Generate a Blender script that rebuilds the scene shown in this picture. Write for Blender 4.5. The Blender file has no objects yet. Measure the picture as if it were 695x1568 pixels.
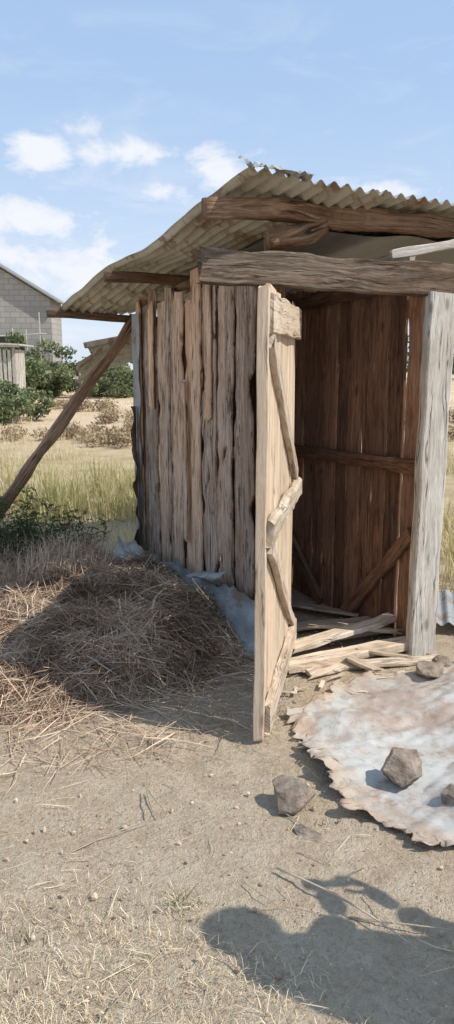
import bpy, math, random, bmesh
import numpy as np
from mathutils import Vector, noise, Matrix
random.seed(7); RS=np.random.RandomState(11)
sc=bpy.context.scene
V=Vector
def N(x,y=0,z=0): return noise.noise(V((x,y,z)))
def sstep(a,b,x):
    t=max(0,min(1,(x-a)/(b-a))); return t*t*(3-2*t)
def gz(x,y):
    return 1.15*sstep(14,60,y)
# ---------------------------------------------------------------- node helpers
def newmat(name):
    m=bpy.data.materials.new(name); m.use_nodes=True
    nt=m.node_tree; nt.nodes.clear()
    out=nt.nodes.new('ShaderNodeOutputMaterial'); b=nt.nodes.new('ShaderNodeBsdfPrincipled')
    nt.links.new(b.outputs[0],out.inputs[0])
    return m,nt,b,out
class G:
    def __init__(s,nt): s.nt=nt
    def n(s,t,**k):
        nd=s.nt.nodes.new(t)
        for a,b in k.items(): setattr(nd,a,b)
        return nd
    def l(s,a,b): s.nt.links.new(a,b)
    def set(s,sock,v):
        if hasattr(v,'is_output'): s.l(v,sock)
        else: sock.default_value=v
    def math(s,op,a,b=0.0,c=None,clamp=False):
        nd=s.n('ShaderNodeMath',operation=op); nd.use_clamp=clamp
        s.set(nd.inputs[0],a); s.set(nd.inputs[1],b)
        if c is not None: s.set(nd.inputs[2],c)
        return nd.outputs[0]
    def vmath(s,op,a,b=None):
        nd=s.n('ShaderNodeVectorMath',operation=op); s.set(nd.inputs[0],a)
        if b is not None: s.set(nd.inputs[1],b)
        return nd.outputs['Value'] if op in('LENGTH','DOT_PRODUCT','DISTANCE') else nd.outputs[0]
    def noise(s,vec,scale,detail=6,rough=.6,dist=0):
        nd=s.n('ShaderNodeTexNoise'); s.set(nd.inputs['Vector'],vec)
        nd.inputs['Scale'].default_value=scale; nd.inputs['Detail'].default_value=min(detail,5)
        nd.inputs['Roughness'].default_value=rough; nd.inputs['Distortion'].default_value=dist
        return nd.outputs['Fac']
    def vor(s,vec,scale,feat='F1'):
        nd=s.n('ShaderNodeTexVoronoi',feature=feat); s.set(nd.inputs['Vector'],vec); nd.inputs['Scale'].default_value=scale
        return nd
    def ramp(s,f,stops):
        nd=s.n('ShaderNodeValToRGB'); s.set(nd.inputs[0],f)
        e=nd.color_ramp.elements
        while len(e)<len(stops): e.new(.5)
        for i,(p,c) in enumerate(stops):
            e[i].position=p; e[i].color=(c[0],c[1],c[2],1) if not isinstance(c,(int,float)) else (c,c,c,1)
        return nd.outputs[0]
    def mix(s,f,a,b,mode='MIX'):
        nd=s.n('ShaderNodeMix',data_type='RGBA',blend_type=mode)
        s.set(nd.inputs[0],f)
        for i,v in((6,a),(7,b)):
            if isinstance(v,tuple) and len(v)==3: v=(*v,1)
            s.set(nd.inputs[i],v)
        return nd.outputs[2]
    def mr(s,v,a,b,c=0,d=1,smooth=False):
        nd=s.n('ShaderNodeMapRange'); 
        if smooth: nd.interpolation_type='SMOOTHSTEP'
        s.set(nd.inputs[0],v)
        for i,x in enumerate((a,b,c,d)): nd.inputs[i+1].default_value=x
        return nd.outputs[0]
    def mapv(s,v,scale):
        nd=s.n('ShaderNodeMapping'); s.l(v,nd.inputs[0]); nd.inputs['Scale'].default_value=scale
        return nd.outputs[0]
    def attr(s,name,out='Vector'):
        nd=s.n('ShaderNodeAttribute',attribute_name=name); return nd.outputs[out]
    def bump(s,h,strength,dist,b):
        nd=s.n('ShaderNodeBump'); nd.inputs['Strength'].default_value=strength; nd.inputs['Distance'].default_value=dist
        s.l(h,nd.inputs['Height']); s.l(nd.outputs[0],b.inputs['Normal'])
def wood(name,dark,mid,light,var=.5,crack=1.0,stain=.6,bump=.6,huevar=None,blotch=None,fine_amt=.45,bark=0):
    m,nt,b,o=newmat(name); g=G(nt)
    gc=g.attr('gc'); rn=g.attr('rnd','Fac')
    w=g.noise(g.mapv(gc,(3.5,9,1)),1,3)
    off=g.n('ShaderNodeCombineXYZ'); g.l(g.math('MULTIPLY',g.math('SUBTRACT',w,.5),.06),off.inputs[1])
    gw=g.vmath('ADD',gc,off.outputs[0])
    grain=g.noise(g.mapv(gw,(3.0,55,1)),1,5,.72)
    fine=g.noise(g.mapv(gw,(14,220,1)),1,3,.75)
    col=g.ramp(grain,[(.32,dark),(.47,mid),(.66,light)])
    st=g.noise(g.mapv(gc,(3.0,9,1)),1,5,.75)
    if blotch: col=g.mix(g.mr(g.noise(g.mapv(gc,(1.6,4,1)),1,5,.7),.42,.60,0,.75,True),col,g.mix(.65,col,blotch))
    col=g.mix(g.mr(fine,.38,.66,0,fine_amt),col,g.mix(.6,col,(0.02,.014,.01)),)
    col=g.mix(g.mr(st,.50,.68,0,stain,True),col,g.mix(.65,col,dark))
    if bark:
        bk=g.noise(g.mapv(gc,(5,22,1)),1,5,.8)
        col=g.mix(g.mr(bk,.555,.61,0,bark,True),col,(.085,.05,.033))
    if huevar: col=g.mix(g.mr(rn,.6,.95,0,.75),col,g.mix(.6,col,huevar))
    ck=g.noise(g.mapv(gw,(1.0,30,1)),1,3,.5)
    ckm=g.math('MULTIPLY',g.mr(g.math('ABSOLUTE',g.math('SUBTRACT',ck,.5)),0,.018,1,0),crack,clamp=True)
    ckm=g.math('MULTIPLY',ckm,g.mr(g.noise(g.mapv(gc,(3,20,1)),1,1),.48,.58,0,1))
    col=g.mix(g.math('MULTIPLY',ckm,.9),col,(.02,.014,.01))
    kv=g.vor(g.mapv(gc,(3.2,9,1)),1); kn=g.mr(kv.outputs['Distance'],.05,.16,1,0,True)
    col=g.mix(g.math('MULTIPLY',kn,.75),col,g.mix(.5,dark+(1,),(.03,.015,.01)))
    val=g.mr(rn,0,1,1-var*.5,1+var*.5)
    hs=g.n('ShaderNodeHueSaturation'); g.l(col,hs.inputs['Color']); g.l(val,hs.inputs['Value'])
    g.l(hs.outputs[0],b.inputs['Base Color']); b.inputs['Roughness'].default_value=.9
    b.inputs['Specular IOR Level'].default_value=.15
    h=g.math('SUBTRACT',g.math('ADD',grain,g.math('MULTIPLY',fine,.4)),g.math('MULTIPLY',ckm,1.5))
    g.bump(h,bump,.008,b)
    return m
M_wall=wood('weathered_slab_wood',(.17,.105,.075),(.54,.40,.305),(.80,.66,.54),var=.65,stain=.9,huevar=(.70,.42,.23),blotch=(.42,.25,.15),bump=1,crack=1.0,fine_amt=.5,bark=.85)
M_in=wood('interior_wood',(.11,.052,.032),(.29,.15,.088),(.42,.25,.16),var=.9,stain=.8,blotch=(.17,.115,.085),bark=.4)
M_door=wood('door_wood',(.42,.29,.19),(.66,.53,.39),(.80,.69,.55),var=.25,crack=.6,stain=.5,huevar=(.56,.40,.28),blotch=(.60,.44,.30),fine_amt=.3)
M_post=wood('grey_post_wood',(.35,.32,.28),(.60,.56,.50),(.74,.71,.65),var=.2,stain=.5,blotch=(.5,.43,.35))
M_beam=wood('old_beam_wood',(.035,.025,.018),(.14,.108,.082),(.30,.245,.195),var=.5,stain=1,blotch=(.12,.065,.038),bark=.5)
M_log=wood('brown_pole_wood',(.08,.045,.026),(.27,.165,.10),(.45,.32,.215),var=.6,stain=1,blotch=(.17,.09,.052),bark=.5)
M_plank=wood('pale_plank_wood',(.36,.26,.18),(.65,.53,.41),(.79,.70,.58),var=.4,crack=.8,stain=.6,blotch=(.50,.37,.25),bark=.3)
def metal(name,base,dirt,rust,rust_amt,metallic=.25,rough=.5,bumpd=.002,dirt_amt=.6,extra=None):
    m,nt,b,o=newmat(name); g=G(nt); gc=g.attr('gc')
    n1=g.noise(g.mapv(gc,(1.3,5,1)),1,5,.65); n2=g.noise(g.mapv(gc,(4,4,1)),1.2,5,.7); n3=g.noise(gc,35,5,.7)
    n4=g.noise(g.mapv(gc,(1.5,14,1)),1,4,.6)
    col=g.mix(g.mr(n1,.4,.68,0,dirt_amt,True),base,dirt)
    col=g.mix(g.mr(n4,.5,.75,0,.45),col,dirt)
    rf=g.mr(g.math('ADD',n2,g.math('MULTIPLY',g.math('SUBTRACT',n3,.5),.25)),.62-rust_amt*.3,.74-rust_amt*.25,0,.9,True)
    col=g.mix(rf,col,rust)
    if extra:
        n5=g.noise(gc,2.1,5,.62,.4); n6=g.noise(gc,6,5,.75)
        r5=g.mr(g.math('ADD',n5,g.math('MULTIPLY',g.math('SUBTRACT',n6,.5),.45)),.45,.60,0,.8,True)
        col=g.mix(r5,col,g.mix(g.mr(n6,.4,.6),extra[0],extra[1]))
        ed=g.attr('rnd','Fac')
        col=g.mix(g.math('MULTIPLY',ed,g.mr(n6,.35,.6,.3,1)),col,extra[2])
        n7=g.noise(gc,14,5,.8); col=g.mix(g.mr(n7,.51,.64,0,.7,True),col,g.mix(.6,col,(.21,.15,.11)))
    col=g.mix(g.mr(n3,.52,.72,0,.45),col,g.mix(.6,col,(.10,.07,.05)))
    g.l(col,b.inputs['Base Color']); b.inputs['Metallic'].default_value=metallic
    g.l(g.mr(rf,0,1,rough,.95),b.inputs['Roughness'])
    g.bump(g.math('ADD',n3,n2),.4,bumpd,b)
    return m
M_roof=metal('corrugated_iron',(.55,.53,.455),(.35,.31,.235),(.26,.17,.11),.45,.15,.6,dirt_amt=.85)
M_flash=metal('galvanised_flashing',(.33,.35,.355),(.27,.265,.245),(.26,.19,.14),.4,.2,.55,dirt_amt=.9)
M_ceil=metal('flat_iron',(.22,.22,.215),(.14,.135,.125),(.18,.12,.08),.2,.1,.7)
M_sheet=metal('rusted_ground_sheet',(.47,.485,.475),(.41,.39,.36),(.34,.25,.19),.25,.05,.75,dirt_amt=.8,extra=((.41,.335,.285),(.335,.25,.20),(.42,.31,.21)))
# ---------------------------------------------------------------- builder
class B:
    def __init__(s): s.v=[];s.f=[];s.gc=[];s.r=[]
    def obj(s,name,mat,parent=None,smooth=False):
        me=bpy.data.meshes.new(name); me.from_pydata([tuple(p) for p in s.v],[],s.f)
        a=me.attributes.new('gc','FLOAT_VECTOR','POINT'); a.data.foreach_set('vector',np.array([tuple(x) for x in s.gc],dtype=np.float32).ravel())
        a=me.attributes.new('rnd','FLOAT','POINT'); a.data.foreach_set('value',np.array(s.r,dtype=np.float32))
        me.materials.append(mat)
        if smooth: me.polygons.foreach_set('use_smooth',[True]*len(me.polygons))
        me.update()
        o=bpy.data.objects.new(name,me); sc.collection.objects.link(o)
        if parent: o.parent=parent
        return o
    def plank(s,p0,p1,wd,w,t,wob=.006,seg=12,rnd=None,jag=.01,w1=None,bow=.004,cham=.004,notch=0):
        p0=V(p0);p1=V(p1);wd=V(wd); a=(p1-p0); L=a.length; a.normalize()
        wd=(wd-a*wd.dot(a)).normalized(); n=a.cross(wd)
        if rnd is None: rnd=random.random()
        k=random.random()*100; base=len(s.v)
        if w1 is None: w1=w
        je=[[random.uniform(-jag,jag) for _ in range(8)] for _ in range(2)]
        for i in range(seg+1):
            q=i/seg; ww=w+(w1-w)*q
            nl_=notch*max(0,N(k+31,q*L*5)-.18)*.10; nr_=notch*max(0,N(k+47,q*L*5)-.18)*.10
            l=-ww/2+N(k,q*L*4)*wob*2+N(k+5,q*L*14)*wob*.8+nl_; r=ww/2+N(k+9,q*L*4)*wob*2+N(k+15,q*L*14)*wob*.8-nr_
            c=min(cham,t*.3); b=N(k+20,q*L*1.5)*bow*2
            pr=[(l+c,-t/2),(r-c,-t/2),(r,-t/2+c),(r,t/2-c),(r-c,t/2),(l+c,t/2),(l,t/2-c),(l,-t/2+c)]
            for j,(x,y) in enumerate(pr):
                e=je[0][j] if i==0 else (je[1][j] if i==seg else 0)
                s.v.append(p0+a*(q*L+e)+wd*x+n*(y+b)); s.gc.append((q*L+k,x+y*.7+k*.37,k)); s.r.append(rnd)
        for i in range(seg):
            for j in range(8):
                j2=(j+1)%8; s.f.append((base+i*8+j,base+i*8+j2,base+i*8+8+j2,base+i*8+8+j))
        s.f.append(tuple(base+j for j in range(7,-1,-1))); s.f.append(tuple(base+seg*8+j for j in range(8)))
    def log(s,p0,p1,r0,r1,seg=12,ns=12,wob=.15,bend=.01,rnd=None,flat=1):
        p0=V(p0);p1=V(p1);a=(p1-p0);L=a.length;a.normalize()
        u=a.cross(V((0,0,1))); 
        if u.length<.1: u=a.cross(V((0,1,0)))
        u.normalize(); w=a.cross(u); k=random.random()*100; base=len(s.v)
        if rnd is None: rnd=random.random()
        for i in range(seg+1):
            q=i/seg; R=r0+(r1-r0)*q; off=u*N(k,q*L*1.5)*bend*2+w*N(k+7,q*L*1.5)*bend*2
            for j in range(ns):
                th=2*math.pi*j/ns; rr=R*(1+wob*N(k+math.cos(th)*.8,math.sin(th)*.8,q*L*4)*1.6+wob*.5*N(k+math.cos(th)*2.5,math.sin(th)*2.5,q*L*18))
                cu,cw=math.cos(th),math.sin(th)
                if flat!=1:
                    e=.45; cu=math.copysign(abs(cu)**e,cu); cw=math.copysign(abs(cw)**e,cw)
                s.v.append(p0+a*(q*L)+off+u*rr*cu*flat+w*rr*cw); s.gc.append((q*L+k,R*2*abs(th-math.pi)+k*.3,k)); s.r.append(rnd)
        for i in range(seg):
            for j in range(ns):
                j2=(j+1)%ns; s.f.append((base+i*ns+j,base+i*ns+j2,base+(i+1)*ns+j2,base+(i+1)*ns+j))
        s.f.append(tuple(base+j for j in range(ns-1,-1,-1))); s.f.append(tuple(base+seg*ns+j for j in range(ns)))
    def grid(s,fn,nu,nv,rnd=.5,rf=None):
        base=len(s.v)
        for i in range(nu+1):
            for j in range(nv+1):
                p,g=fn(i/nu,j/nv); s.v.append(p); s.gc.append(g); s.r.append(rnd if rf is None else rf(i/nu,j/nv))
        for i in range(nu):
            for j in range(nv):
                a=base+i*(nv+1)+j; s.f.append((a,a+1,a+nv+2,a+nv+1))
def corr(b,O,a,bb,pitch=.076,amp=.012,nl=30,sag=0,edge=.01,tw=None,seed=None,dent=.025):
    O=V(O);a=V(a);bb=V(bb);W=bb.length;L=a.length;n=a.cross(bb).normalized()
    if n.z<0: n=-n
    k=random.random()*50 if seed is None else seed; nw=int(W/pitch*8)
    def fn(u,v):
        al=u; x=v*W
        ex=0
        if u==0: ex=N(k,x*6)*edge
        if u==1: ex=N(k+3,x*6)*edge*1.5
        p=O+a*al+a.normalized()*ex+bb*v+n*(amp*math.cos(x/pitch*2*math.pi)+N(k+8,al*L*1.2,x*1.5)*dent+N(k+2,al*L*4,x*5)*dent*.3-sag*math.sin(al*math.pi)*.5)
        if tw: p=p+tw(u,v)
        return p,(al*L+k,x,k)
    b.grid(fn,nl,nw)
def empty(name,loc=(0,0,0)):
    e=bpy.data.objects.new(name,None); sc.collection.objects.link(e); e.empty_display_size=.2
    return e
# ================================================================ OUTHOUSE
hut=empty('wooden_outhouse')
A0=V((.22,4.27,0)); A1=V((-.68,6.2,0))
C0=V((1.06,4.22,0)); C1=V((.16,6.15,0))
def roofz(x,y):
    ah=V((-.46,.888)); d=V((x-.11,y-3.75)); return 2.42-.108*d.dot(ah)
b=B(); d=(A1-A0).normalized(); L=(A1-A0).length; s=-.02; nrm=V((-d.y,d.x,0)); 
if nrm.x>0: nrm=-nrm
i=0
while s<L:
    w=random.choice([.09,.12,.15,.17,.12]); c=A0+d*(s+w/2); top=min(roofz(c.x,c.y)-.07,random.uniform(2.05,2.15)) - (random.random()<.25)*.08
    off=(.011 if i%2 else -.009)+random.uniform(-.004,.004)
    b.plank(V((c.x,c.y,-.03))+nrm*off+d*random.uniform(-.01,.01),V((c.x,c.y,top))+nrm*off+d*random.uniform(-.018,.018),d,w*random.uniform(.98,1.06),.020,wob=.010,seg=80,jag=.035,bow=.008,w1=w*random.uniform(.84,1.02),cham=.007,notch=1)
    s+=w+random.uniform(-.002,.010); i+=1
for (sv,z0,z1,w) in [(1.12,.42,1.45,.07),(.72,1.25,2.05,.09),(1.75,1.3,2.0,.09)]:
    c=A0+d*sv; b.plank(V((c.x,c.y,z0))+nrm*.036,V((c.x,c.y,z1))+nrm*.036+d*.01,d,w,.014,wob=.008,seg=22,rnd=random.uniform(.7,1),jag=.04)
b.obj('left_wall_planks',M_wall,hut)
b=B()
for z in (.25,1.05,1.9): b.plank(V((A0.x,A0.y,z))-nrm*.055,V((A1.x,A1.y,z))-nrm*.055,(0,0,1),.07,.04)
for P in (A0,A1,C1): b.log(V((P.x,P.y,-.05))-nrm*(.05 if P is not C1 else -.06),V((P.x,P.y,2.08))-nrm*(.05 if P is not C1 else -.06),.05,.045)
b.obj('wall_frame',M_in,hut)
b=B(); d2=(C1-C0).normalized(); L2=(C1-C0).length; n2=-V((d2.y,-d2.x,0)); 
if n2.x<0: n2=-n2
s=-.01
first=True
while s<L2:
    w=random.uniform(.10,.15)
    if first: w=.20
    c=C0+d2*(s+w/2); zt=min(2.06,roofz(c.x,c.y)-.05)
    b.plank(V((c.x,c.y,-.03))+n2*.02,V((c.x,c.y,zt))+n2*(.02+random.uniform(-.004,.004)),d2,w,.022,wob=.007,seg=30,jag=.02,bow=.006,w1=w*random.uniform(.92,1.02))
    s+=w+(random.uniform(.001,.006) if not first else .022)
    if s>.2: first=False
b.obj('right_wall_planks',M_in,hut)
b=B(); 
def onC(sv,z,off=-.02): p=C0+d2*sv; return V((p.x,p.y,z))+n2*off
b.plank(onC(.0,1.03),onC(2.05,.98),(0,0,1),.075,.035,rnd=.2)
b.plank(onC(.04,.66,-.03),onC(.68,.0,-.03),(0,0,1),.075,.035)
b.plank(onC(.95,.02,-.03),onC(1.6,.55,-.03),(0,0,1),.07,.035)
b.plank(onC(0,2.02),onC(2.05,1.95),(0,0,1),.08,.035,rnd=.1)
b.obj('right_wall_braces',M_in,hut)
b=B(); d3=(C1-A1).normalized(); s=0
while s<(C1-A1).length:
    w=random.uniform(.1,.14); c=A1+d3*(s+w/2); b.plank((c.x,c.y+.03,-.03),(c.x,c.y+.03,2.06),d3,w,.022,wob=.004); s+=w+.004
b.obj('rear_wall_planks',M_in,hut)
b=B(); b.plank((1.065,4.13,-.06),(1.115,4.22,1.94),(1,.25,0),.15,.075,wob=.004,seg=30,jag=.004,rnd=.5,bow=.003,cham=.008)
b.obj('door_post',M_post,hut)
b=B(); b.plank((.27,4.34,-.03),(.27,4.34,2.1),(1,.3,0),.08,.06); b.obj('hinge_post',M_in,hut)
b=B(); b.plank((-.13,3.88,2.035),(1.95,4.50,1.99),(0,0,1),.165,.06,wob=.007,seg=44,jag=.022,rnd=.65,cham=.008)
b.obj('lintel_beam',M_beam,hut)
b=B()
b.log((-.11,3.97,2.325),(1.95,4.80,2.30),.047,.05,seg=46,ns=16,wob=.35,bend=.025,rnd=.6,flat=.8)
b.log((-.80,5.33,2.15),(.85,6.15,2.14),.034,.04,bend=.01,rnd=.2,seg=24,flat=.8)
b.log((-1.47,6.58,1.985),(.5,7.45,1.97),.031,.035,bend=.012,rnd=.05,flat=.8)
b.log((.20,4.02,2.16),(.52,4.20,2.28),.042,.05,wob=.5,bend=.03,rnd=.5,seg=20,flat=.75)
b.log((.30,4.40,2.16),(-.35,5.60,2.10),.035,.03,rnd=.4)
b.obj('roof_purlins',M_log,hut,True)
b=B(); b.plank((.86,4.25,2.14),(1.75,4.40,2.30),(0,0,1),.05,.03,rnd=.4)
b.plank((1.0,4.40,2.15),(.15,6.3,2.08),(0,0,1),.08,.04,rnd=.1)
b.obj('rafters',M_post,hut)
b=B(); a=V((-1.53,2.95,-.36)); bh=V((.888,.46,-.018)).normalized()
O=V((.11,3.75,2.42))
def tw0(u,v):
    return V((0,0,-.10*max(0,u-.8)/.2*max(0,u-.8)/.2*(1-v)*.6 +.02*max(0,1-u*8)*(1-v)))
corr(b,O,a,bh*.80,tw=tw0,seed=3,amp=.015,nl=50,dent=.035)
corr(b,O+bh*.74+V((0,0,.016))+a*.012,a*.96,bh*.82,seed=12,amp=.015,nl=50)
corr(b,O+bh*1.49+V((0,0,.022))-a*.012,a*.96,bh*.70,seed=23,amp=.015,nl=50)
b.obj('roof_sheets',M_roof,hut,True)
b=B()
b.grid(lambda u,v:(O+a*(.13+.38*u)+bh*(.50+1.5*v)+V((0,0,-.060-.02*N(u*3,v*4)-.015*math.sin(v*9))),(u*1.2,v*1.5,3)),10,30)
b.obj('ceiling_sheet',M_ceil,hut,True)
b=B()
corr(b,(-.45,6.95,2.0),(-.86,.02,-.30),(-.10,.52,-.08),nl=14,tw=lambda u,v:V((0,0,-.10*u*u-.10*v*u+.03*N(u*3,v*3))),seed=31,edge=.03)
corr(b,(-.55,6.70,1.90),(-.70,.25,-.13),(.14,.30,-.17),nl=12,tw=lambda u,v:V((0,0,-.05*v*u)),seed=37,edge=.05)
b.obj('sagging_roof_sheet',M_roof,hut,True)
b=B()
def fl(u,v):
    x=-.03+u*.36; 
    p=O+bh*x+V((0,-.04,.02))+V((0,0,.06*v*(1-u)*(1+1.4*N(u*9,3))+.025*N(u*14,v*3)))-a.normalized()*(.02-.10*v)
    return p,(u*.4,v*.1,2)
b.grid(fl,24,5)
b.obj('torn_ridge_flashing',M_flash,hut)
b=B(); b.log((-.78,6.86,1.99),(-2.15,6.0,-.04),.042,.048,seg=24,bend=.012,wob=.25,rnd=.9,flat=.8); b.obj('diagonal_prop',M_log,hut,True)
b=B()
def cs(u,v):
    z=.0+1.97*u
    p=A1+nrm*(.04+.012*N(u*6,v*3))+d*(-.16*v*(1+.25*N(u*8,4))+.05)+V((0,0,z))
    return p,(z,v*.2,1)
b.grid(cs,40,6)
b.obj('corner_metal_strip',M_flash,hut)
b=B()
def cs2(u,v):
    z=.02+1.25*u; wv=max(.02,.10+.09*N(u*6,9)+.05*N(u*17,5))*(1-.75*max(0,(u-.6)/.4))
    p=A1-d*(.02+wv*v)+nrm*(.045+.05*v*v*(1+N(u*9,2)))+V((0,0,z))
    return p,(z,v*.2,4)
b.grid(cs2,40,5)
b.obj('torn_corner_sheet',M_log,hut)
b=B()
def sk(u,v):
    q=V((.27,4.13,0)).lerp(V((-.86,6.33,0)),u)
    hgt=.28+.09*N(u*9,2)+.04*N(u*24,6)*(v>.9)-.08*u
    z=hgt*v; out=.045+.10*(1-v)**2+.035*N(u*10,v*2)+.02*N(u*25,v*4)
    return q+nrm*out+V((0,0,z)),(u*2.2,v*.3,6)
b.grid(sk,90,8)
def sk2(u,v):
    q=A0.lerp(A1,.18+u*.16)
    return q+nrm*(.06+.09*math.sin(v*3)*(.6+u))+V((0,0,.26+.09*v*(1-u)+.03*N(u*6,v*3))),(u*2.2,v*.3,8)
b.grid(sk2,14,6)
b.obj('base_metal_skirt',M_flash,hut,True)
# ---- door
F=V((.137,3.09,0)); H=V((.345,4.20,0)); dd=(H-F).normalized(); LD=(H-F).length; dn=V((dd.y,-dd.x,0))
if dn.x<0: dn=-dn
b=B(); s=0; ws=[.16,.17,.15,.175,.16,.16,.17]
for k,w in enumerate(ws):
    if s+w>LD+.05: w=LD-s
    if w<.04: break
    c=F+dd*(s+w/2); zb=.03+.08*(s/LD); zt=1.87+random.uniform(-.03,.015)
    b.plank((c.x,c.y,zb),(c.x,c.y,zt),dd,w-.008,.024,wob=.003,seg=30,jag=.012,bow=.003); s+=w
b.plank(F+V((0,0,.02))-dd*.012,F+V((.006,0,1.86))-dd*.012,dn,.045,.022,wob=.002,rnd=.8,seg=30,bow=.002)
b.obj('door_boards',M_door,hut)
def onD(s,z,off=.03): p=F+dd*s; return V((p.x,p.y,z))+dn*off
b=B()
b.plank(onD(.0,1.765),onD(LD,1.78),(0,0,1),.15,.03,rnd=.5,wob=.008)
b.plank(onD(.03,1.66),onD(LD-.03,1.0),(0,0,1),.07,.03,rnd=.25,wob=.008,seg=30)
b.plank(onD(-.01,.90,.035),onD(LD+.02,.93,.035),(0,0,1),.10,.045,rnd=.1,wob=.012,seg=30,jag=.02,cham=.014)
b.plank(onD(.03,.85),onD(LD-.05,.16),(0,0,1),.065,.03,rnd=.35,wob=.008,seg=30)
b.plank(onD(-.01,.10),onD(LD,.13),(0,0,1),.12,.032,rnd=.5,wob=.007,seg=24)
b.obj('door_bracing',M_plank,hut)
b=B()
for (x0,y0,z0,x1,y1,z1,w,t,r) in [(.33,4.05,.05,.95,4.42,.12,.10,.03,.7),(.31,3.86,.035,1.02,4.19,.05,.11,.045,.9),(.36,4.20,.03,1.03,4.50,.04,.09,.03,.4),(.60,3.92,.012,1.15,4.02,.015,.07,.02,.4),(.40,4.5,.03,.95,4.62,.04,.1,.02,.2),(.3,5.0,.05,.85,4.72,.03,.1,.02,.1),(.66,3.93,.05,.78,3.84,.02,.06,.02,.1),(.42,3.80,.015,.62,3.93,.02,.07,.015,.6),(.5,4.35,.09,1.0,4.30,.07,.05,.02,.1),(.7,4.05,.06,.98,4.0,.03,.04,.02,.3)]:
    b.plank((x0,y0,z0),(x1,y1,z1),(.3,-1,random.uniform(-.2,.2)),w,t,wob=.012,rnd=r,seg=20,jag=.04)
for i in range(90):
    x=random.uniform(.24,1.15);y=random.uniform(3.5,4.6);a_=random.random()*6.28;l=random.uniform(.02,.09)
    b.plank((x,y,.012),(x+math.cos(a_)*l,y+math.sin(a_)*l,.018),(-math.sin(a_),math.cos(a_),.2),random.uniform(.006,.02),.004,seg=3,wob=.003)
b.obj('loose_planks',M_plank)
b=B()
corr(b,(1.30,4.55,.03),(.5,-.12,.12),(.2,.5,.02),nl=8,seed=9)
corr(b,(1.24,4.47,.06),(.12,.5,.05),(.35,-.1,.02),nl=8,seed=5)
b.obj('metal_scrap',M_flash)
# ================================================================ ground sheet of iron
def curve(pts):
    pts=[V(p) for p in pts]; ls=[0]
    for i in range(1,len(pts)): ls.append(ls[-1]+(pts[i]-pts[i-1]).length)
    def f(t):
        t*=ls[-1]
        for i in range(1,len(pts)):
            if t<=ls[i]+1e-9: return pts[i-1].lerp(pts[i],(t-ls[i-1])/(ls[i]-ls[i-1]))
        return pts[-1]
    return f
cL=curve([(.63,2.33),(.573,2.45),(.42,2.53),(.385,2.72),(.334,2.9),(.30,3.1),(.274,3.32)])
cR=curve([(1.9,2.4),(1.95,3.2),(1.8,3.9)])
cB=curve([(.63,2.33),(.78,2.31),(1.2,2.40),(1.9,2.4)]); cT=curve([(.274,3.32),(.46,3.47),(.58,3.70),(.72,3.80),(1.05,3.86),(1.4,3.98),(1.8,3.9)])
def coons(u,v):
    p=cL(v)*(1-u)+cR(v)*u+cB(u)*(1-v)+cT(u)*v-(cL(0)*(1-u)*(1-v)+cR(0)*u*(1-v)+cL(1)*(1-u)*v+cR(1)*u*v)
    e=max(0,1-min(u,v,1-v)*14)
    x=p.x+e*(.045*N(v*16,u*16,3)+.04*N(v*45,u*45)); y=p.y+e*(.045*N(v*16+7,u*16,3)+.036*N(v*45+9,u*45))
    q=(x*.55-y*.83)
    rip=.0035*math.sin(q/.076*2*math.pi+1.5*N(x*2,y*2))*max(0,min(1,N(x*1.2+4,y*1.2)*1.5+.35))
    z=.034+.07*N(x*2.2,y*2.2,5)+.022*N(x*7,y*7)+.007*N(x*20,y*20)+rip+e*(.07*max(-.2,N(v*11,u*11,8))+.010)
    return V((x,y,max(z,.010))),(x,y,1.7)
b=B(); b.grid(coons,190,190,rf=lambda u,v:max(0,1-min(u,v,1-v)*11)); o=b.obj('rusted_iron_sheet',M_sheet,None,True)
sm=o.modifiers.new('t','SOLIDIFY'); sm.thickness=.0015
# ================================================================ rocks
m,nt,bs,_=newmat('stone'); g=G(nt); tc=g.n('ShaderNodeTexCoord').outputs['Object']
c=g.ramp(g.noise(tc,14,5,.7),[(.3,(.10,.075,.058)),(.5,(.25,.20,.155)),(.72,(.42,.35,.28))]); g.l(c,bs.inputs['Base Color']); bs.inputs['Roughness'].default_value=.95
g.bump(g.noise(tc,45,5,.7),.9,.012,bs); M_rock=m
def rock(loc,size,seed,sc3=(1,.8,.65)):
    bm=bmesh.new(); bmesh.ops.create_icosphere(bm,subdivisions=4,radius=1)
    rr=random.Random(seed); pl=[(V((rr.gauss(0,1),rr.gauss(0,1),rr.gauss(0,1))).normalized(),rr.uniform(.5,.8)) for _ in range(16)]
    for v in bm.verts:
        p=v.co.copy()
        for n,dist in pl:
            q=p.dot(n)-dist
            if q>0: p-=n*q*.97
        p*=1+.08*N(p.x*3+seed,p.y*3,p.z*3)+.03*N(p.x*11+seed,p.y*11,p.z*11)
        v.co=V((p.x*sc3[0],p.y*sc3[1],p.z*sc3[2]))*size
    me=bpy.data.meshes.new('rock'); bm.to_mesh(me); bm.free(); me.materials.append(M_rock)
    o=bpy.data.objects.new('rock',me); o.location=loc; o.rotation_euler=(0,0,seed*1.3); sc.collection.objects.link(o)
rock((.665,2.73,.080),.12,3); rock((.245,2.61,.035),.11,5,(1,.8,.7)); rock((1.02,3.74,.06),.10,8,(1.1,.8,.6)); rock((.80,2.55,.06),.07,11)
rock((.27,2.42,.003),.06,14,(1,.8,.3)); rock((1.12,3.88,.05),.06,17)
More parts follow.
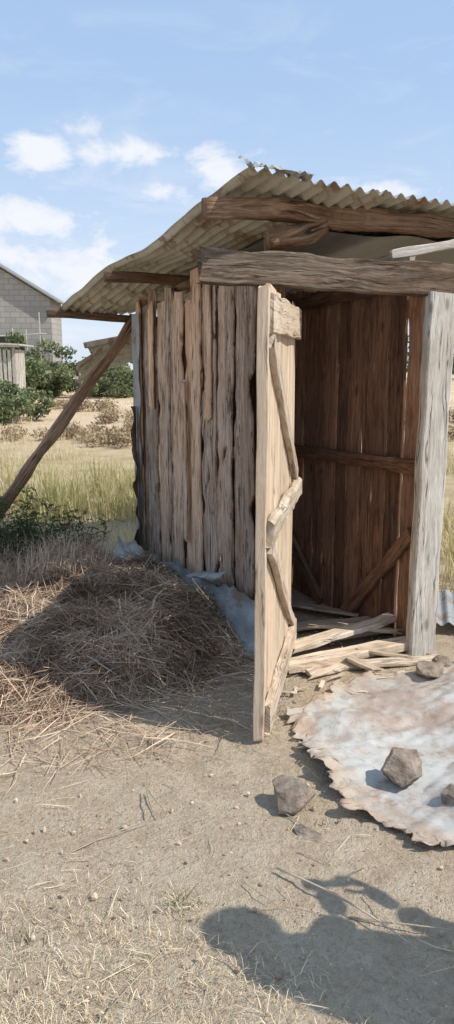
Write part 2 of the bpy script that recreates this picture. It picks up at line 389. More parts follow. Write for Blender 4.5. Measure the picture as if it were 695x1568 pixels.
# ================================================================ ground
gn=360
tt=np.linspace(-1,1,gn); c_=7.8; k_=600/math.sinh(c_)
xs=np.sinh(tt*c_)*k_; ys=np.sinh(tt*c_)*k_+2.5
verts=[];
for y in ys:
    for x in xs:
        x=float(x);y=float(y); z=gz(x,y); dist=math.hypot(x,y-3)
        if dist<14:
            z+=.012*N(x*2.3,y*2.3)+.010*N(x*7,y*7,3)*max(0,1-dist/9)+.011*N(x*19,y*19,6)*max(0,1-dist/6)+.005*N(x*45,y*45,6)*max(0,1-dist/4)-.007
        verts.append((x,y,z))
faces=[(j*gn+i,j*gn+i+1,(j+1)*gn+i+1,(j+1)*gn+i) for j in range(gn-1) for i in range(gn-1)]
me=bpy.data.meshes.new('ground'); me.from_pydata(verts,[],faces); me.polygons.foreach_set('use_smooth',[True]*len(faces))
m,nt,bs,_=newmat('dry_soil'); g=G(nt); pos=g.n('ShaderNodeNewGeometry').outputs['Position']
n1=g.noise(pos,.9,5,.65); n2=g.noise(pos,6,5,.7); n3=g.noise(pos,45,5,.78); n4=g.noise(pos,170,3,.7)
col=g.ramp(n2,[(.3,(.55,.425,.30)),(.5,(.68,.55,.40)),(.7,(.77,.65,.49))])
col=g.mix(g.mr(n1,.42,.62,0,.6,True),col,(.70,.58,.42))
col=g.mix(g.mr(n3,.5,.72,0,.75),col,(.38,.27,.18))
col=g.mix(g.mr(n3,.5,.25,0,.5),col,(.80,.70,.55))
col=g.mix(g.mr(n4,.54,.72,0,.55),col,(.30,.21,.14))
pv=g.vor(pos,42); pm=g.math('MULTIPLY',g.mr(pv.outputs['Distance'],.12,.25,1,0),g.mr(g.noise(pos,9,2),.5,.62,0,1))
col=g.mix(g.math('MULTIPLY',pm,.6),col,(.58,.49,.38))
sp=g.n('ShaderNodeSeparateXYZ'); g.l(pos,sp.inputs[0])
yy=g.math('ADD',sp.outputs['Y'],g.math('MULTIPLY',g.math('SUBTRACT',n1,.5),6))
f=g.mr(yy,6.5,10,0,1,True)
gcol=g.ramp(g.noise(pos,1.2,5,.75),[(.3,(.38,.29,.15)),(.5,(.58,.45,.27)),(.7,(.68,.54,.36))])
far=g.ramp(g.noise(g.mapv(pos,(.08,.22,1)),1,5,.78),[(.35,(.44,.32,.18)),(.48,(.66,.50,.33)),(.62,(.76,.60,.42))])
gcol=g.mix(g.mr(sp.outputs['Y'],13,22,0,1,True),gcol,far)
col=g.mix(f,col,gcol); g.l(col,bs.inputs['Base Color']); bs.inputs['Roughness'].default_value=.97; bs.inputs['Specular IOR Level'].default_value=.1
h=g.math('ADD',g.math('ADD',g.math('MULTIPLY',n3,1.3),g.math('MULTIPLY',n4,.55)),g.math('ADD',g.math('MULTIPLY',n2,1.5),g.math('MULTIPLY',pm,.5)))
g.bump(h,1.0,.024,bs)
me.materials.append(m); o=bpy.data.objects.new('ground',me); sc.collection.objects.link(o)
# ================================================================ numpy meshes
def npobj(name,v,f,mat,rnd,gc=None):
    me=bpy.data.meshes.new(name); me.from_pydata(v.tolist(),[],f.tolist())
    a=me.attributes.new('rnd','FLOAT','POINT'); a.data.foreach_set('value',rnd.astype(np.float32))
    me.materials.append(mat); o=bpy.data.objects.new(name,me); sc.collection.objects.link(o); return o
def blades(name,P,Hh,W,lean,mat,rnd):
    n=len(P); az=RS.rand(n)*2*np.pi; d=np.c_[np.cos(az),np.sin(az),np.zeros(n)]; s=np.c_[-np.sin(az),np.cos(az),np.zeros(n)]
    up=np.array([0,0,1.]); Hc=Hh[:,None]; Wc=W[:,None]; lc=lean[:,None]
    m_=P+up*Hc*.6+d*Hc*lc*.35; t=P+up*Hc*(1-.35*lc)+d*Hc*lc
    v=np.stack([P-s*Wc,P+s*Wc,m_-s*Wc*.7,m_+s*Wc*.7,t],1).reshape(-1,3)
    k=np.arange(n)[:,None]*5
    f=np.concatenate([k+[0,1,3],k+[0,3,2],k+[2,3,4]])
    return npobj(name,v,f,mat,np.repeat(rnd,5))
def strands(name,P,D,Ln,W,curv,mat,rnd,K=4):
    n=len(P); D=D/np.linalg.norm(D,axis=1)[:,None]
    r=RS.randn(n,3); s=np.cross(D,r); s/=np.linalg.norm(s,axis=1)[:,None]; cdir=np.cross(D,s)
    vs=[]
    for i in range(K):
        q=i/(K-1)-.5
        c=P+D*(Ln*q)[:,None]+cdir*(curv*Ln*(q*q*4-.5))[:,None]
        w=(W*(1-.5*abs(q)*2))[:,None]
        vs+= [c-s*w,c+s*w]
    v=np.stack(vs,1).reshape(-1,3); k=np.arange(n)[:,None]*(2*K)
    f=np.concatenate([k+[2*i,2*i+1,2*i+3,2*i+2] for i in range(K-1)])
    return npobj(name,v,f,mat,np.repeat(rnd,2*K))
def leafmat(name,stops,trans=.3,rough=.8):
    m,nt,b,out=newmat(name); g=G(nt); c=g.ramp(g.attr('rnd','Fac'),stops); g.l(c,b.inputs['Base Color']); b.inputs['Roughness'].default_value=rough
    b.inputs['Specular IOR Level'].default_value=.15
    if trans>0:
        t=g.n('ShaderNodeBsdfTranslucent'); g.l(c,t.inputs[0]); mx=g.n('ShaderNodeMixShader'); mx.inputs[0].default_value=trans
        g.l(b.outputs[0],mx.inputs[1]); g.l(t.outputs[0],mx.inputs[2]); g.l(mx.outputs[0],out.inputs[0])
    return m
M_hay=leafmat('hay_mat',[(0,(.16,.105,.072)),(.35,(.38,.265,.185)),(.75,(.56,.425,.31)),(1,(.72,.59,.44))],0)
M_straw=leafmat('straw_mat',[(0,(.36,.25,.15)),(.5,(.66,.54,.36)),(1,(.80,.70,.51))],0)
M_grass=leafmat('grass_mat',[(0,(.20,.23,.08)),(.3,(.38,.37,.15)),(.6,(.60,.51,.28)),(1,(.76,.64,.43))],.3)
M_leaf=leafmat('leaf_mat',[(0,(.025,.045,.016)),(.5,(.06,.095,.032)),(1,(.12,.16,.06))],.25)
M_leaf2=leafmat('leaf_mat_light',[(0,(.09,.12,.055)),(.5,(.17,.20,.10)),(1,(.30,.32,.17))],.25)
M_leafd=leafmat('dry_leaf_mat',[(0,(.20,.145,.09)),(.5,(.36,.27,.17)),(1,(.50,.39,.25))],.2)
# hay pile
def mound(x,y):
    r=((x+1.08)/1.25)**2+((y-4.65)/1.28)**2
    r*=1+.35*N(x*1.5,y*1.5,2)
    return .27*max(0,1-r)**.8*(1+.5*N(x*2.4,y*2.4)+.25*N(x*6,y*6))
b=B()
def mf(u,v):
    x=-2.5+u*2.9; y=3.2+v*3; return V((x,y,mound(x,y)-.035)),(x,y,0)
b.grid(mf,70,70); 
hp=empty('hay_pile')
m,nt,bs,_=newmat('hay_core'); g=G(nt); ps=g.n('ShaderNodeNewGeometry').outputs['Position']; g.l(g.ramp(g.noise(ps,30,4,.7),[(.35,(.12,.08,.055)),(.7,(.38,.28,.20))]),bs.inputs['Base Color']); bs.inputs['Roughness'].default_value=1
b.obj('hay_core',m,hp,True)
P=[];D=[]
for i in range(24000):
    th=random.random()*2*math.pi; r=math.sqrt(random.random())*1.08
    x=-1.08+1.22*r*math.cos(th); y=4.65+1.28*r*math.sin(th)
    if (V((x,y,0))-A0).dot(nrm)<.08 and y>4.0: continue
    z=mound(x,y)+random.uniform(-.02,.035)
    P.append((x,y,max(z,.008))); 
    e=.03; gx=(mound(x+e,y)-mound(x-e,y))/(2*e); gy=(mound(x,y+e)-mound(x,y-e))/(2*e)
    a_=N(x*1.6,y*1.6,9)*5+random.gauss(0,.9); dx,dy=math.cos(a_),math.sin(a_)
    D.append((dx,dy,gx*dx+gy*dy+random.gauss(0,.28)))
P=np.array(P);D=np.array(D);n=len(P)
cl=np.array([N(p[0]*3,p[1]*3,4) for p in P])
o=strands('hay_strands',P,D,RS.uniform(.05,.34,n),RS.uniform(.0010,.0032,n),RS.normal(0,.14,n),M_hay,np.clip(.48+cl*.8+RS.normal(0,.24,n),0,1)); o.parent=hp
n=6000; th=RS.rand(n)*2*np.pi; r=.88+.6*RS.rand(n)**1.5; X=-1.05+1.22*r*np.cos(th); Y=4.55+1.22*r*np.sin(th)
keep=np.array([(V((x,y,0))-A0).dot(nrm)>.1 or y<3.95 for x,y in zip(X,Y)])&(X<.15)
X=X[keep];Y=Y[keep];n=len(X)
o=strands('hay_fringe',np.c_[X,Y,RS.uniform(.006,.03,n)],np.c_[RS.randn(n),RS.randn(n),RS.randn(n)*.08],RS.uniform(.05,.32,n),RS.uniform(.001,.0026,n),RS.normal(0,.1,n),M_hay,RS.uniform(.3,1,n)); o.parent=hp
P=[]
for i in range(3600):
    x=random.uniform(-2.4,-.75); y=random.uniform(4.5,5.6)
    if (V((x,y,0))-A0).dot(nrm)<.2: continue
    P.append((x,y,mound(x,y)))
P=np.array(P);n=len(P)
o=blades('dry_stalks',P,RS.uniform(.06,.26,n),RS.uniform(.001,.0025,n),RS.uniform(.2,1.2,n),M_hay,RS.uniform(.35,1,n)); o.parent=hp
n=9500; X=RS.uniform(-2.6,2.6,n); Y=.9+4.6*RS.rand(n)**1.3
dens=np.array([N(x*1.1,y*1.1,21)+.6*N(x*4,y*4,5)+ (.4 if y<1.9 else 0) for x,y in zip(X,Y)])
keep=(RS.rand(n)<np.clip(.25+dens*1.2,.06,1))&~((X>.35)&(Y>2.4)&(Y<3.8)); X=X[keep];Y=Y[keep];n=len(X)
strands('straw_litter',np.c_[X,Y,RS.uniform(.003,.012,n)],np.c_[RS.randn(n),RS.randn(n),RS.randn(n)*.04],.012+.13*RS.rand(n)**2,RS.uniform(.0005,.0014,n),RS.normal(0,.12,n),M_straw,RS.rand(n)*.9)
P=[]
for (cx,cy,rad,nn) in [(-.42,1.62,.34,1700),(.25,1.42,.3,1100),(-.25,1.9,.2,260),(.05,1.75,.2,300),(-.9,1.9,.4,500),(-.13,2.05,.07,60),(.9,1.3,.3,200),(-.05,1.32,.3,1000),(-.55,2.0,.3,300)]:
    for i in range(nn):
        P.append((random.gauss(cx,rad*.5),random.gauss(cy,rad*.4),0.0))
P=np.array(P);n=len(P)
blades('dry_grass_tufts',P,RS.uniform(.008,.035,n),RS.uniform(.0005,.0012,n),RS.uniform(.5,3,n),M_straw,RS.rand(n))
b=B()
for i in range(34):
    cx,cy=random.choice([(-.13,2.05),(-.13,2.05),(.28,3.35),(-.55,1.9)]); a_=random.random()*6.28
    p=V((cx+random.gauss(0,.03),cy+random.gauss(0,.03),0)); q=p+V((math.cos(a_)*.04,math.sin(a_)*.04,random.uniform(.01,.035)))
    b.plank(p,q,(-math.sin(a_),math.cos(a_),0),.004,.001,seg=3,w1=.001,rnd=random.random(),wob=0,jag=0)
m=leafmat('weed_mat',[(0,(.16,.17,.08)),(1,(.30,.29,.16))]); b.obj('small_weeds',m)
# twigs
b=B()
def twig(p0,p1,r=.004,bend=.03): b.log(p0,p1,r,r*.5,seg=8,ns=5,bend=bend,wob=.1,rnd=random.uniform(0,.4))
for (x0,y0,x1,y1) in [(-.52,2.28,-.25,2.47),(-.25,2.5,-.30,2.68),(-.5,2.9,-.2,2.72),(-.06,1.55,-.05,1.75),(.15,2.2,.5,1.85),(.18,2.55,.26,2.42),(.35,2.0,.72,1.9),(-.62,3.35,-.4,2.95),(-.95,3.2,-.8,2.85),(.3,3.25,.55,3.0),(-.3,1.65,-.15,1.9),(.42,2.1,.48,1.95),(-.28,2.66,-.22,2.5)]:
    twig((x0,y0,.012),(x1,y1,.014),random.uniform(.0025,.0042))
for i in range(130):
    x=random.uniform(-1.6,1.4);y=random.uniform(1.2,3.8);a_=random.random()*6.28;l=random.uniform(.03,.14)
    if x>.35 and y>2.4: continue
    twig((x,y,.006),(x+math.cos(a_)*l,y+math.sin(a_)*l,.008),random.uniform(.0008,.002),.02)
b.obj('twigs',M_plank,None,True)
ico=bmesh.new(); bmesh.ops.create_icosphere(ico,subdivisions=1,radius=1); iv=np.array([v.co[:] for v in ico.verts]); iff=np.array([[v.index for v in f.verts] for f in ico.faces]); ico.free()
n=8000; X=RS.uniform(-2.8,2.8,n);Y=.9+5*RS.rand(n)**1.2; S=.0016+.008*RS.rand(n)**9+.0018*RS.rand(n)
v=(iv[None]*(S[:,None,None]*RS.uniform(.6,1.3,(n,1,3)))*(1+.14*RS.randn(n,12,1))+np.c_[X,Y,S*.05][:,None,:]).reshape(-1,3)
f=(np.arange(n)[:,None,None]*12+iff[None]).reshape(-1,3)
m,nt,bs,_=newmat('pebble_mat'); g=G(nt); g.l(g.ramp(g.attr('rnd','Fac'),[(0,(.28,.20,.14)),(.5,(.50,.395,.285)),(1,(.64,.53,.40))]),bs.inputs['Base Color']); bs.inputs['Roughness'].default_value=.95
npobj('gravel_pebbles',v,f,m,np.repeat(RS.rand(n),12))
# field grass
def inhut(x,y): return -2.2<x<1.75 and y<7.0
P=[];R=[];HH=[]
def clump(cx,cy,rad,nn,h,green):
    z=gz(cx,cy)
    for i in range(nn):
        P.append((random.gauss(cx,rad),random.gauss(cy,rad),z-.01)); HH.append(h*random.uniform(.45,1.1)); R.append(min(1,max(0,green+random.gauss(0,.16))))
for i in range(2400):
    y=6.6+ (random.random()**1.6)*24; x=random.uniform(-.62*y-1,.62*y+1.5)
    if inhut(x,y) : continue
    dn_=N(x*.35,y*.35,7)
    if y<7.6 and x>-2.4 and x<0: continue
    if dn_<-.05 : continue
    if y>16 and dn_<.10: continue
    gr=.74+.5*N(x*.3+9,y*.3,2)+(.15 if y>15 else 0)
    clump(x,y,.10+.006*y,28 if y<14 else 16,random.uniform(.10,.42)*(1.25 if 7.5<y<11 and x<0 else .8),gr)
for (cx,cy,h) in [(-1.55,8.4,.6),(-1.25,8.9,.65),(-1.9,8.8,.6),(-1.05,8.2,.5),(-2.3,8.3,.55),(-1.5,9.6,.65),(-2.6,9.2,.6),(-1.1,9.9,.55),(-.95,8.8,.5)]:
    for q in range(3): clump(cx+random.gauss(0,.14),cy+random.gauss(0,.1),.07,75,h*random.uniform(.8,1.15),random.uniform(.3,.7))
for (cx,cy,h) in [(1.75,5.6,.35),(2.0,6.3,.45),(1.65,5.1,.25),(2.4,5.8,.4),(2.1,7.2,.5),(1.9,8.2,.5)]:
    clump(cx,cy,.14,120,h,.55)
for i in range(160):
    clump(random.uniform(-2.6,-.8),random.uniform(6.4,7.6),.1,14,random.uniform(.04,.14),.8)
P=np.array(P);n=len(P)
blades('field_grass',P,np.array(HH),RS.uniform(.002,.0042,n)*(1+P[:,1]*.05),RS.uniform(.1,.9,n),M_grass,np.array(R))
# ================================================================ foliage
def leafcloud(name,centers,n,ls,mat,parent=None):
    C=np.array(centers); w=C[:,3]*C[:,4]*C[:,5]; w=w/w.sum(); id_=RS.choice(len(C),n,p=w)
    u=RS.randn(n,3); u/=np.linalg.norm(u,axis=1)[:,None]; u*=(RS.rand(n)**.45)[:,None]
    P=C[id_,:3]+u*C[id_,3:]
    a=RS.randn(n,3);a/=np.linalg.norm(a,axis=1)[:,None]; b_=np.cross(a,RS.randn(n,3)); b_/=np.linalg.norm(b_,axis=1)[:,None]
    L=RS.uniform(.6,1.3,n)[:,None]*ls
    v=np.stack([P-a*L,P+b_*L*.4,P+a*L,P-b_*L*.4],1).reshape(-1,3); f=np.arange(n)[:,None]*4+[0,1,2,3]
    rn=np.clip(.45+.18*RS.randn(len(C))[id_]+.3*u[:,2]+RS.normal(0,.15,n),0,1)
    o=npobj(name,v,f,mat,np.repeat(rn,4)); 
    if parent: o.parent=parent
    return o
m,nt,bs,_=newmat('bark'); bs.inputs['Base Color'].default_value=(.13,.10,.075,1); bs.inputs['Roughness'].default_value=.95; M_bark=m
bush=empty('thorn_bush'); b=B(); P=[];Dl=[]
for i in range(150):
    base=V((random.uniform(-2.6,-1.15),random.uniform(5.2,5.75),random.uniform(.10,.2))); az=random.uniform(.0,3.14) if i%4 else random.uniform(-.3,.5)
    ln=random.uniform(.4,.8); el=random.uniform(.4,1.3) if i%4 else random.uniform(.25,.65)
    d_=V((math.cos(az)*math.cos(el),-abs(math.sin(az))*math.cos(el)*.3,math.sin(el)))
    prev=base
    for k in range(1,9):
        q=k/8; p=base+d_*ln*q+V((0,0,-.10*q*q*ln))+V((N(i,q*3),N(i+4,q*3),N(i+8,q*3)))*.06
        b.log(prev,p,.0055*(1.2-q),.0055*(1.1-q),seg=1,ns=5,bend=0); 
        for t_ in range(4):
            sd=V((random.gauss(0,1),random.gauss(0,1),random.gauss(0,.5))).normalized(); tl=random.uniform(.04,.13)
            for s_ in range(8):
                P.append(prev.lerp(p,t_/4)+sd*tl*(s_+1)/8); Dl.append(sd)
        prev=p
b.obj('branches',M_bark,bush)
P=np.array([tuple(x) for x in P]);D=np.array([tuple(x) for x in Dl]);n=len(P)
o=strands('leaves',P,D+RS.randn(n,3)*.9,RS.uniform(.014,.036,n),RS.uniform(.0025,.006,n),np.zeros(n),M_leaf,RS.rand(n),K=2); o.parent=bush
def tree(name,x,y,h,cr,mat,n,ls=.09,low=.1):
    z0=gz(x,y); e=empty(name); b=B(); b.log((x,y,z0-.1),(x+.05*h,y,z0+h*.6),.02*h,.009*h,bend=.05)
    cs_=[]
    for i in range(22):
        a_=random.random()*6.28; rr=cr*math.sqrt(random.random()); zz=z0+h*random.uniform(low+.1,.92)*(1-.35*(rr/cr)**2)
        c=(x+rr*math.cos(a_),y+rr*math.sin(a_),zz); b.log((x+.02*h,y,z0+h*.2),c,.010*h,.003*h,seg=4,ns=6,bend=.05)
        s_=cr*random.uniform(.22,.40); cs_.append((*c,s_,s_,s_*.6))
    b.obj('trunk',M_bark,e,True); leafcloud('crown',cs_,n,ls,mat,e)
for (x,y,h,cr,mt,n) in [(-5.9,22,1.0,.9,M_leaf2,3200),(-6.9,23,1.4,1.2,M_leaf2,4000),(-5.0,33,1.5,1.4,M_leaf2,3600),(-7.4,33,2.4,1.5,M_leaf2,4200),(-9.6,34,2.9,1.6,M_leaf2,4500),(-3.7,42,1.4,1.7,M_leaf2,3000),(-6.0,38,2.0,1.7,M_leaf2,3600),(-8.3,31,1.8,1.4,M_leaf2,3600),(14.5,48,3.8,2.6,M_leaf,4500),(-1.5,45,1.8,1.7,M_leaf,2800),(4.2,20,1.2,.8,M_leaf2,2600),(11,60,4,3,M_leaf,4500)]:
    tree('shrub_tree',x,y,h,cr,mt,n,ls=.07 if y<30 else .10,low=.0)
cs_=[]
for (x,y,h) in [(-2.9,16.5,.35),(-2.3,17,.4),(-3.4,18,.4),(-2.0,20,.35),(-4.6,17.5,.35),(-3.1,22,.4),(-5.5,27,.4),(5,17,.4),(6.5,22,.5),(-1.2,24,.4),(-2.6,29,.4),(-4.2,26,.5)]:
    for q in range(6): cs_.append((x+random.gauss(0,.45),y+random.gauss(0,.4),gz(x,y)+h*.4,.28,.28,h*.5))
leafcloud('dry_scrub',cs_,9000,.05,M_leafd)
cs_=[]
for i in range(260):
    x=-150+i*1.25+random.gauss(0,1); y=95+random.gauss(0,10); h=random.uniform(.7,2.0)*(1+.4*N(x*.05)); cs_.append((x,y,gz(x,y)+h*.5,random.uniform(1.2,3),1.5,h))
leafcloud('distant_tree_line',cs_,22000,.35,M_leaf)
# ================================================================ house
house=empty('block_house')
m,nt,bs,_=newmat('concrete_block'); g=G(nt); tc=g.n('ShaderNodeTexCoord').outputs['Object']
spx=g.n('ShaderNodeSeparateXYZ'); g.l(tc,spx.inputs[0]); cb=g.n('ShaderNodeCombineXYZ'); g.l(g.math('ADD',spx.outputs[0],spx.outputs[1]),cb.inputs[0]); g.l(spx.outputs[2],cb.inputs[1])
br=g.n('ShaderNodeTexBrick'); g.l(cb.outputs[0],br.inputs['Vector']); br.inputs['Scale'].default_value=1; br.inputs['Brick Width'].default_value=.45; br.inputs['Row Height'].default_value=.24; br.inputs['Mortar Size'].default_value=.02
br.inputs['Color1'].default_value=(.42,.395,.36,1); br.inputs['Color2'].default_value=(.34,.32,.29,1); br.inputs['Mortar'].default_value=(.27,.25,.23,1)
g.l(g.mix(g.mr(g.noise(tc,.8,5),.4,.7,0,.5),br.outputs[0],(.28,.26,.235)),bs.inputs['Base Color']); bs.inputs['Roughness'].default_value=.95; M_block=m
x0,x1,y0,y1=-17.5,-7.85,36,38.2; zb,ze,zr=.3,4.62,7.55; xm=(x0+x1)/2
def simple(name,v,f,mat,parent=None):
    me=bpy.data.meshes.new(name); me.from_pydata(v,[],f); me.materials.append(mat); o=bpy.data.objects.new(name,me); sc.collection.objects.link(o); o.parent=parent; return o
v=[];f=[]
def quad(a,b_,c,d_):
    k=len(v); v.extend([a,b_,c,d_]); f.append((k,k+1,k+2,k+3))
wx=[(-16,-14.4),(-10.6,-9.1)]; zl,zh=1.6,3.0
cols=[x0,-16,-14.4,-10.6,-9.1,x1]
for i in range(5):
    a,c=cols[i],cols[i+1]
    if (a,c) in wx:
        quad((a,y0,zb),(c,y0,zb),(c,y0,zl),(a,y0,zl)); quad((a,y0,zh),(c,y0,zh),(c,y0,ze),(a,y0,ze))
        quad((a,y0,zl),(a,y0+.2,zl),(a,y0+.2,zh),(a,y0,zh)); quad((c,y0,zl),(c,y0+.2,zl),(c,y0+.2,zh),(c,y0,zh)); quad((a,y0,zl),(c,y0,zl),(c,y0+.2,zl),(a,y0+.2,zl))
    else: quad((a,y0,zb),(c,y0,zb),(c,y0,ze),(a,y0,ze))
k=len(v); v.extend([(x0,y0,ze),(x1,y0,ze),(xm,y0,zr)]); f.append((k,k+1,k+2))
quad((x1,y0,zb),(x1,y1,zb),(x1,y1,ze),(x1,y0,ze)); quad((x0,y0,zb),(x0,y1,zb),(x0,y1,ze),(x0,y0,ze)); quad((x0,y1,zb),(x1,y1,zb),(x1,y1,ze),(x0,y1,ze))
k=len(v); v.extend([(x0,y1,ze),(x1,y1,ze),(xm,y1,zr)]); f.append((k,k+1,k+2))
simple('walls',v,f,M_block,house)
m,nt,bs,_=newmat('window_dark'); bs.inputs['Base Color'].default_value=(.03,.035,.04,1); bs.inputs['Roughness'].default_value=.2
v=[];f=[]
for a,c in wx: quad((a,y0+.19,zl),(c,y0+.19,zl),(c,y0+.19,zh),(a,y0+.19,zh))
simple('windows',v,f,m,house)
b=B(); sl=(zr-ze)/(x1-xm)
for sgn in (1,-1):
    e=V((xm+sgn*(x1-xm+.35),0,ze-.35*sl+.07)); r_=V((xm,0,zr+.07))
    b.grid(lambda u,v_:(V((r_.x+(e.x-r_.x)*u,y0-.3+v_*(y1-y0+.6),r_.z+(e.z-r_.z)*u+.02*math.cos(v_*60))),(u*5,v_*2.8,1)),4,160)
M_froof=metal('house_roof_iron',(.27,.26,.245),(.19,.17,.16),(.20,.13,.09),.2)
o=b.obj('roof',M_froof,house); md=o.modifiers.new('s','SOLIDIFY'); md.thickness=.05
b=B()
for x in (-10.1,-9.4,-8.8,-8.2): b.log((x,35.2,.3),(x,35.2,random.uniform(3.2,4.2)),.03,.025,ns=6,seg=3,rnd=.9)
b.log((-10.3,35.2,3.0),(-7.9,35.2,3.1),.03,.03,ns=6,seg=3,rnd=.9)
b.obj('scaffold_poles',M_post,house)
b=B(); 
for i in range(6):
    x=-7.75+i*.15; b.plank((x,26.2,.1),(x,26.2,2.25+random.uniform(-.1,.05)),(1,0,0),.10,.03,seg=3)
b.plank((-8.0,26.1,2.35),(-6.8,26.1,2.3),(0,0,1),.08,.1,seg=3)
for i in range(6):
    y=26.3+i*.2; b.plank((-6.95,y,.1),(-6.95,y,2.2),(0,1,0),.13,.03,seg=3)
b.plank((-8.0,27,2.4),(-6.75,27,2.35),(0,1,0),2.0,.05,seg=3)
b.obj('wooden_shed',M_post)
# ================================================================ bystander (casts the shadow in the lower right)
person=empty('standing_person'); 
def skinchain(name,js,edges,mat,root=0,sub=2):
    me=bpy.data.meshes.new(name); me.from_pydata([j[:3] for j in js],edges,[]); me.materials.append(mat)
    o=bpy.data.objects.new(name,me); sc.collection.objects.link(o); o.parent=person
    o.modifiers.new('Skin','SKIN')
    sv=me.skin_vertices[0].data
    for i,j in enumerate(js):
        r=j[3]; sv[i].radius=(r,r); sv[i].use_root=(i==root)
    s_=o.modifiers.new('Sub','SUBSURF'); s_.levels=sub; s_.render_levels=sub
    return o
m,nt,bs,_=newmat('clothes'); g=G(nt); tc=g.n('ShaderNodeTexCoord').outputs['Object']; sp=g.n('ShaderNodeSeparateXYZ'); g.l(tc,sp.inputs[0])
c=g.mix(g.math('GREATER_THAN',sp.outputs[2],.96),(.04,.05,.09),(.35,.36,.38)); c=g.mix(g.math('GREATER_THAN',sp.outputs[2],1.50),c,(.12,.06,.035)); c=g.mix(g.math('LESS_THAN',sp.outputs[2],.085),c,(.03,.025,.02))
g.l(g.mix(g.mr(g.noise(tc,60,4),.3,.7,0,.2),c,(.1,.1,.1)),bs.inputs['Base Color']); bs.inputs['Roughness'].default_value=.9; M_cl=m
m,nt,bs,_=newmat('skin'); bs.inputs['Base Color'].default_value=(.12,.06,.035,1); bs.inputs['Roughness'].default_value=.55; M_skin=m
HZ=-.20
js=[(0,0,.95,.19),(0,0,1.12,.18),(0,0,1.32,.19),(0,0,1.46,.095),(0,.015,1.54,.06),
    (-.18,0,1.39,.085),(-.27,.05,1.12,.07),(-.09,.27,1.36+HZ,.045),(.18,0,1.39,.085),(.27,.05,1.12,.07),(.09,.27,1.36+HZ,.045),
    (-.09,0,.86,.115),(-.11,.02,.5,.08),(-.12,-.02,.09,.05),(-.15,.15,.04,.036),(.09,0,.86,.115),(.11,.02,.5,.08),(.12,-.02,.09,.05),(.15,.15,.04,.036)]
ed=[(0,1),(1,2),(2,3),(3,4),(2,5),(5,6),(6,7),(2,8),(8,9),(9,10),(0,11),(11,12),(12,13),(13,14),(0,15),(15,16),(16,17),(17,18)]
skinchain('body',js,ed,M_cl)
for sx in (-1,1):
    hj=[(sx*.09,.27,1.36+HZ,.028),(sx*.075,.32,1.40+HZ,.032),(sx*.07,.35,1.43+HZ,.026)]; he=[(0,1),(1,2)]
    skinchain('hand',hj,he,M_skin)
    for k in range(4):
        z=1.41+.02*k+HZ; l=[.02,.026,.028,.022][k]
        skinchain('finger',[(sx*.072,.34,z,.009),(sx*.078,.34+l+.01,z+.01,.0085),(sx*.055,.365+l,z+.012,.008),(sx*.03,.36+l,z+.012,.007)],[(0,1),(1,2),(2,3)],M_skin,sub=1)
    skinchain('thumb',[(sx*.075,.315,1.41+HZ,.012),(sx*.06,.315,1.45+HZ,.01),(sx*.035,.325,1.475+HZ,.008)],[(0,1),(1,2)],M_skin,sub=1)
bm=bmesh.new(); bmesh.ops.create_uvsphere(bm,u_segments=32,v_segments=24,radius=1)
for v_ in bm.verts:
    p=v_.co; x,y,z=p
    w=1-.22*max(0,-z); X_=x*.076*w; Y_=y*.094*(1-.12*max(0,-z)); Z_=z*.118
    if y>.5: 
        Y_+=.022*math.exp(-((x/.16)**2+((z+.12)/.22)**2)) -.010*math.exp(-(((abs(x)-.38)/.16)**2+((z-.08)/.12)**2)) +.006*math.exp(-((x/.3)**2+((z+.5)/.08)**2))+.008*math.exp(-((x/.3)**2+((z+.85)/.15)**2))
    v_.co=(X_,Y_,Z_)
me=bpy.data.meshes.new('head'); bm.to_mesh(me); bm.free(); me.materials.append(M_skin); me.polygons.foreach_set('use_smooth',[True]*len(me.polygons))
o=bpy.data.objects.new('head',me); o.location=(0,.03,1.66); o.parent=person; sc.collection.objects.link(o)
def ell(name,loc,r,mat):
    bm=bmesh.new(); bmesh.ops.create_uvsphere(bm,u_segments=16,v_segments=12,radius=1)
    for v_ in bm.verts: v_.co=V((v_.co.x*r[0],v_.co.y*r[1],v_.co.z*r[2]))
    me=bpy.data.meshes.new(name); bm.to_mesh(me); bm.free(); me.materials.append(mat); me.polygons.foreach_set('use_smooth',[True]*len(me.polygons))
    o=bpy.data.objects.new(name,me); o.location=loc; o.parent=person; sc.collection.objects.link(o)
m,nt,bs,_=newmat('hair'); bs.inputs['Base Color'].default_value=(.012,.01,.009,1); bs.inputs['Roughness'].default_value=.9
ell('hair',(0,.012,1.695),(.083,.095,.097),m)
m2,nt,bs,_=newmat('eye'); bs.inputs['Base Color'].default_value=(.6,.58,.55,1)
for sx in(-1,1): ell('ear',(sx*.077,.02,1.65),(.01,.02,.032),M_skin); ell('eye',(sx*.03,.108,1.668),(.012,.008,.008),m2)
b=B(); b.plank((-.075,.375,1.44+HZ),(.075,.375,1.44+HZ),(0,0,1),.075,.009,wob=0,jag=0,bow=0,seg=2,rnd=.5); b.obj('phone',m,person)
person.location=(1.36,1.40,0); person.rotation_euler=(0,0,.15)
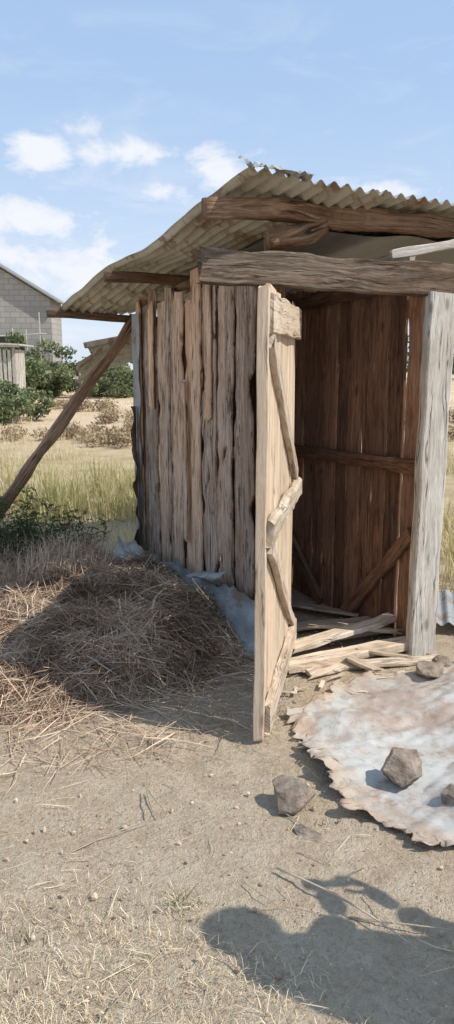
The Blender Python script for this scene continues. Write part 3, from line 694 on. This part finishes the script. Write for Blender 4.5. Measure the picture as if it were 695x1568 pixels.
# ================================================================ light
EL=math.radians(50); az=math.atan2(.92,-.38)
S=V((math.sin(az)*math.cos(EL),math.cos(az)*math.cos(EL),math.sin(EL)))
ld=bpy.data.lights.new('sun','SUN'); ld.energy=4.7; ld.angle=math.radians(.5); ld.color=(1,.94,.84)
lo=bpy.data.objects.new('sun',ld); lo.rotation_euler=S.to_track_quat('Z','Y').to_euler(); lo.location=(5,-5,10); sc.collection.objects.link(lo)
w=bpy.data.worlds.new('World'); sc.world=w; w.use_nodes=True; nt=w.node_tree; nt.nodes.clear(); g=G(nt)
out=g.n('ShaderNodeOutputWorld'); sky=g.n('ShaderNodeTexSky',sky_type='NISHITA'); sky.sun_disc=False; sky.sun_elevation=EL; sky.sun_rotation=az
sky.air_density=1.0; sky.dust_density=.6; sky.ozone_density=1.3
bg=g.n('ShaderNodeBackground'); g.l(sky.outputs[0],bg.inputs[0]); bg.inputs[1].default_value=.15
tc=g.n('ShaderNodeTexCoord').outputs['Generated']
cn=g.noise(g.mapv(tc,(1,1,1.8)),16,5,.62,.3); cn2=g.noise(g.mapv(tc,(1,1,3.5)),6,5,.65,.6)
def blob(c,sx,sz,k=1.0):
    d_=g.vmath('SUBTRACT',tc,c); d_=g.mapv(d_,(1/sx,1/sx,1/sz)); l_=g.vmath('LENGTH',d_)
    return g.math('MULTIPLY',g.math('SUBTRACT',1.0,l_),k)
bl=None
for c,sx,sz,k in [((-.211,.946,.244),.045,.032,1.3),((-.12,.96,.248),.07,.028,1.15),((-.155,.955,.268),.05,.018,.8),((-.005,.973,.228),.06,.034,1.1),((.185,.963,.204),.07,.022,1),((-.075,.97,.205),.05,.018,.7),((-.27,.95,.168),.16,.04,1.1),((-.20,.97,.12),.20,.06,.9),((.75,.6,.25),.2,.07,1),((-.8,.5,.3),.25,.08,1),((.3,-.9,.3),.3,.1,1)]:
    x=blob(c,sx,sz,k); bl=x if bl is None else g.math('MAXIMUM',bl,x)
den=g.math('ADD',bl,g.math('MULTIPLY',g.math('SUBTRACT',cn,.50),2.4))
f=g.mr(den,-.05,.85,0,.97,True)
spz=g.n('ShaderNodeSeparateXYZ'); g.l(tc,spz.inputs[0])
wis=g.math('MULTIPLY',g.mr(cn2,.45,.75,0,.4,True),g.mr(spz.outputs[2],.40,.12,.3,1))
haze=g.mr(spz.outputs[2],.36,.0,0,.45,True)
wh=g.math('MAXIMUM',f,g.math('ADD',wis,haze),clamp=True)
hz=g.n('ShaderNodeBackground'); hz.inputs[0].default_value=(.50,.70,1,1); hz.inputs[1].default_value=.97
m0=g.n('ShaderNodeMixShader'); m0.inputs[0].default_value=.72; g.l(bg.outputs[0],m0.inputs[1]); g.l(hz.outputs[0],m0.inputs[2])
bg2=g.n('ShaderNodeBackground'); bg2.inputs[0].default_value=(.92,.94,1,1); bg2.inputs[1].default_value=1.0
mx=g.n('ShaderNodeMixShader'); g.l(wh,mx.inputs[0]); g.l(m0.outputs[0],mx.inputs[1]); g.l(bg2.outputs[0],mx.inputs[2]); g.l(mx.outputs[0],out.inputs[0])
# ================================================================ camera
cd=bpy.data.cameras.new('camera'); cd.sensor_fit='VERTICAL'; cd.sensor_height=36; cd.lens=27.55; cd.clip_end=2000; cd.clip_start=.05
co=bpy.data.objects.new('camera',cd); co.location=(0,0,1.55); co.rotation_euler=(math.radians(79.7),0,0); sc.collection.objects.link(co); sc.camera=co
sc.view_settings.view_transform='Standard'; sc.view_settings.look='None'; sc.view_settings.exposure=0
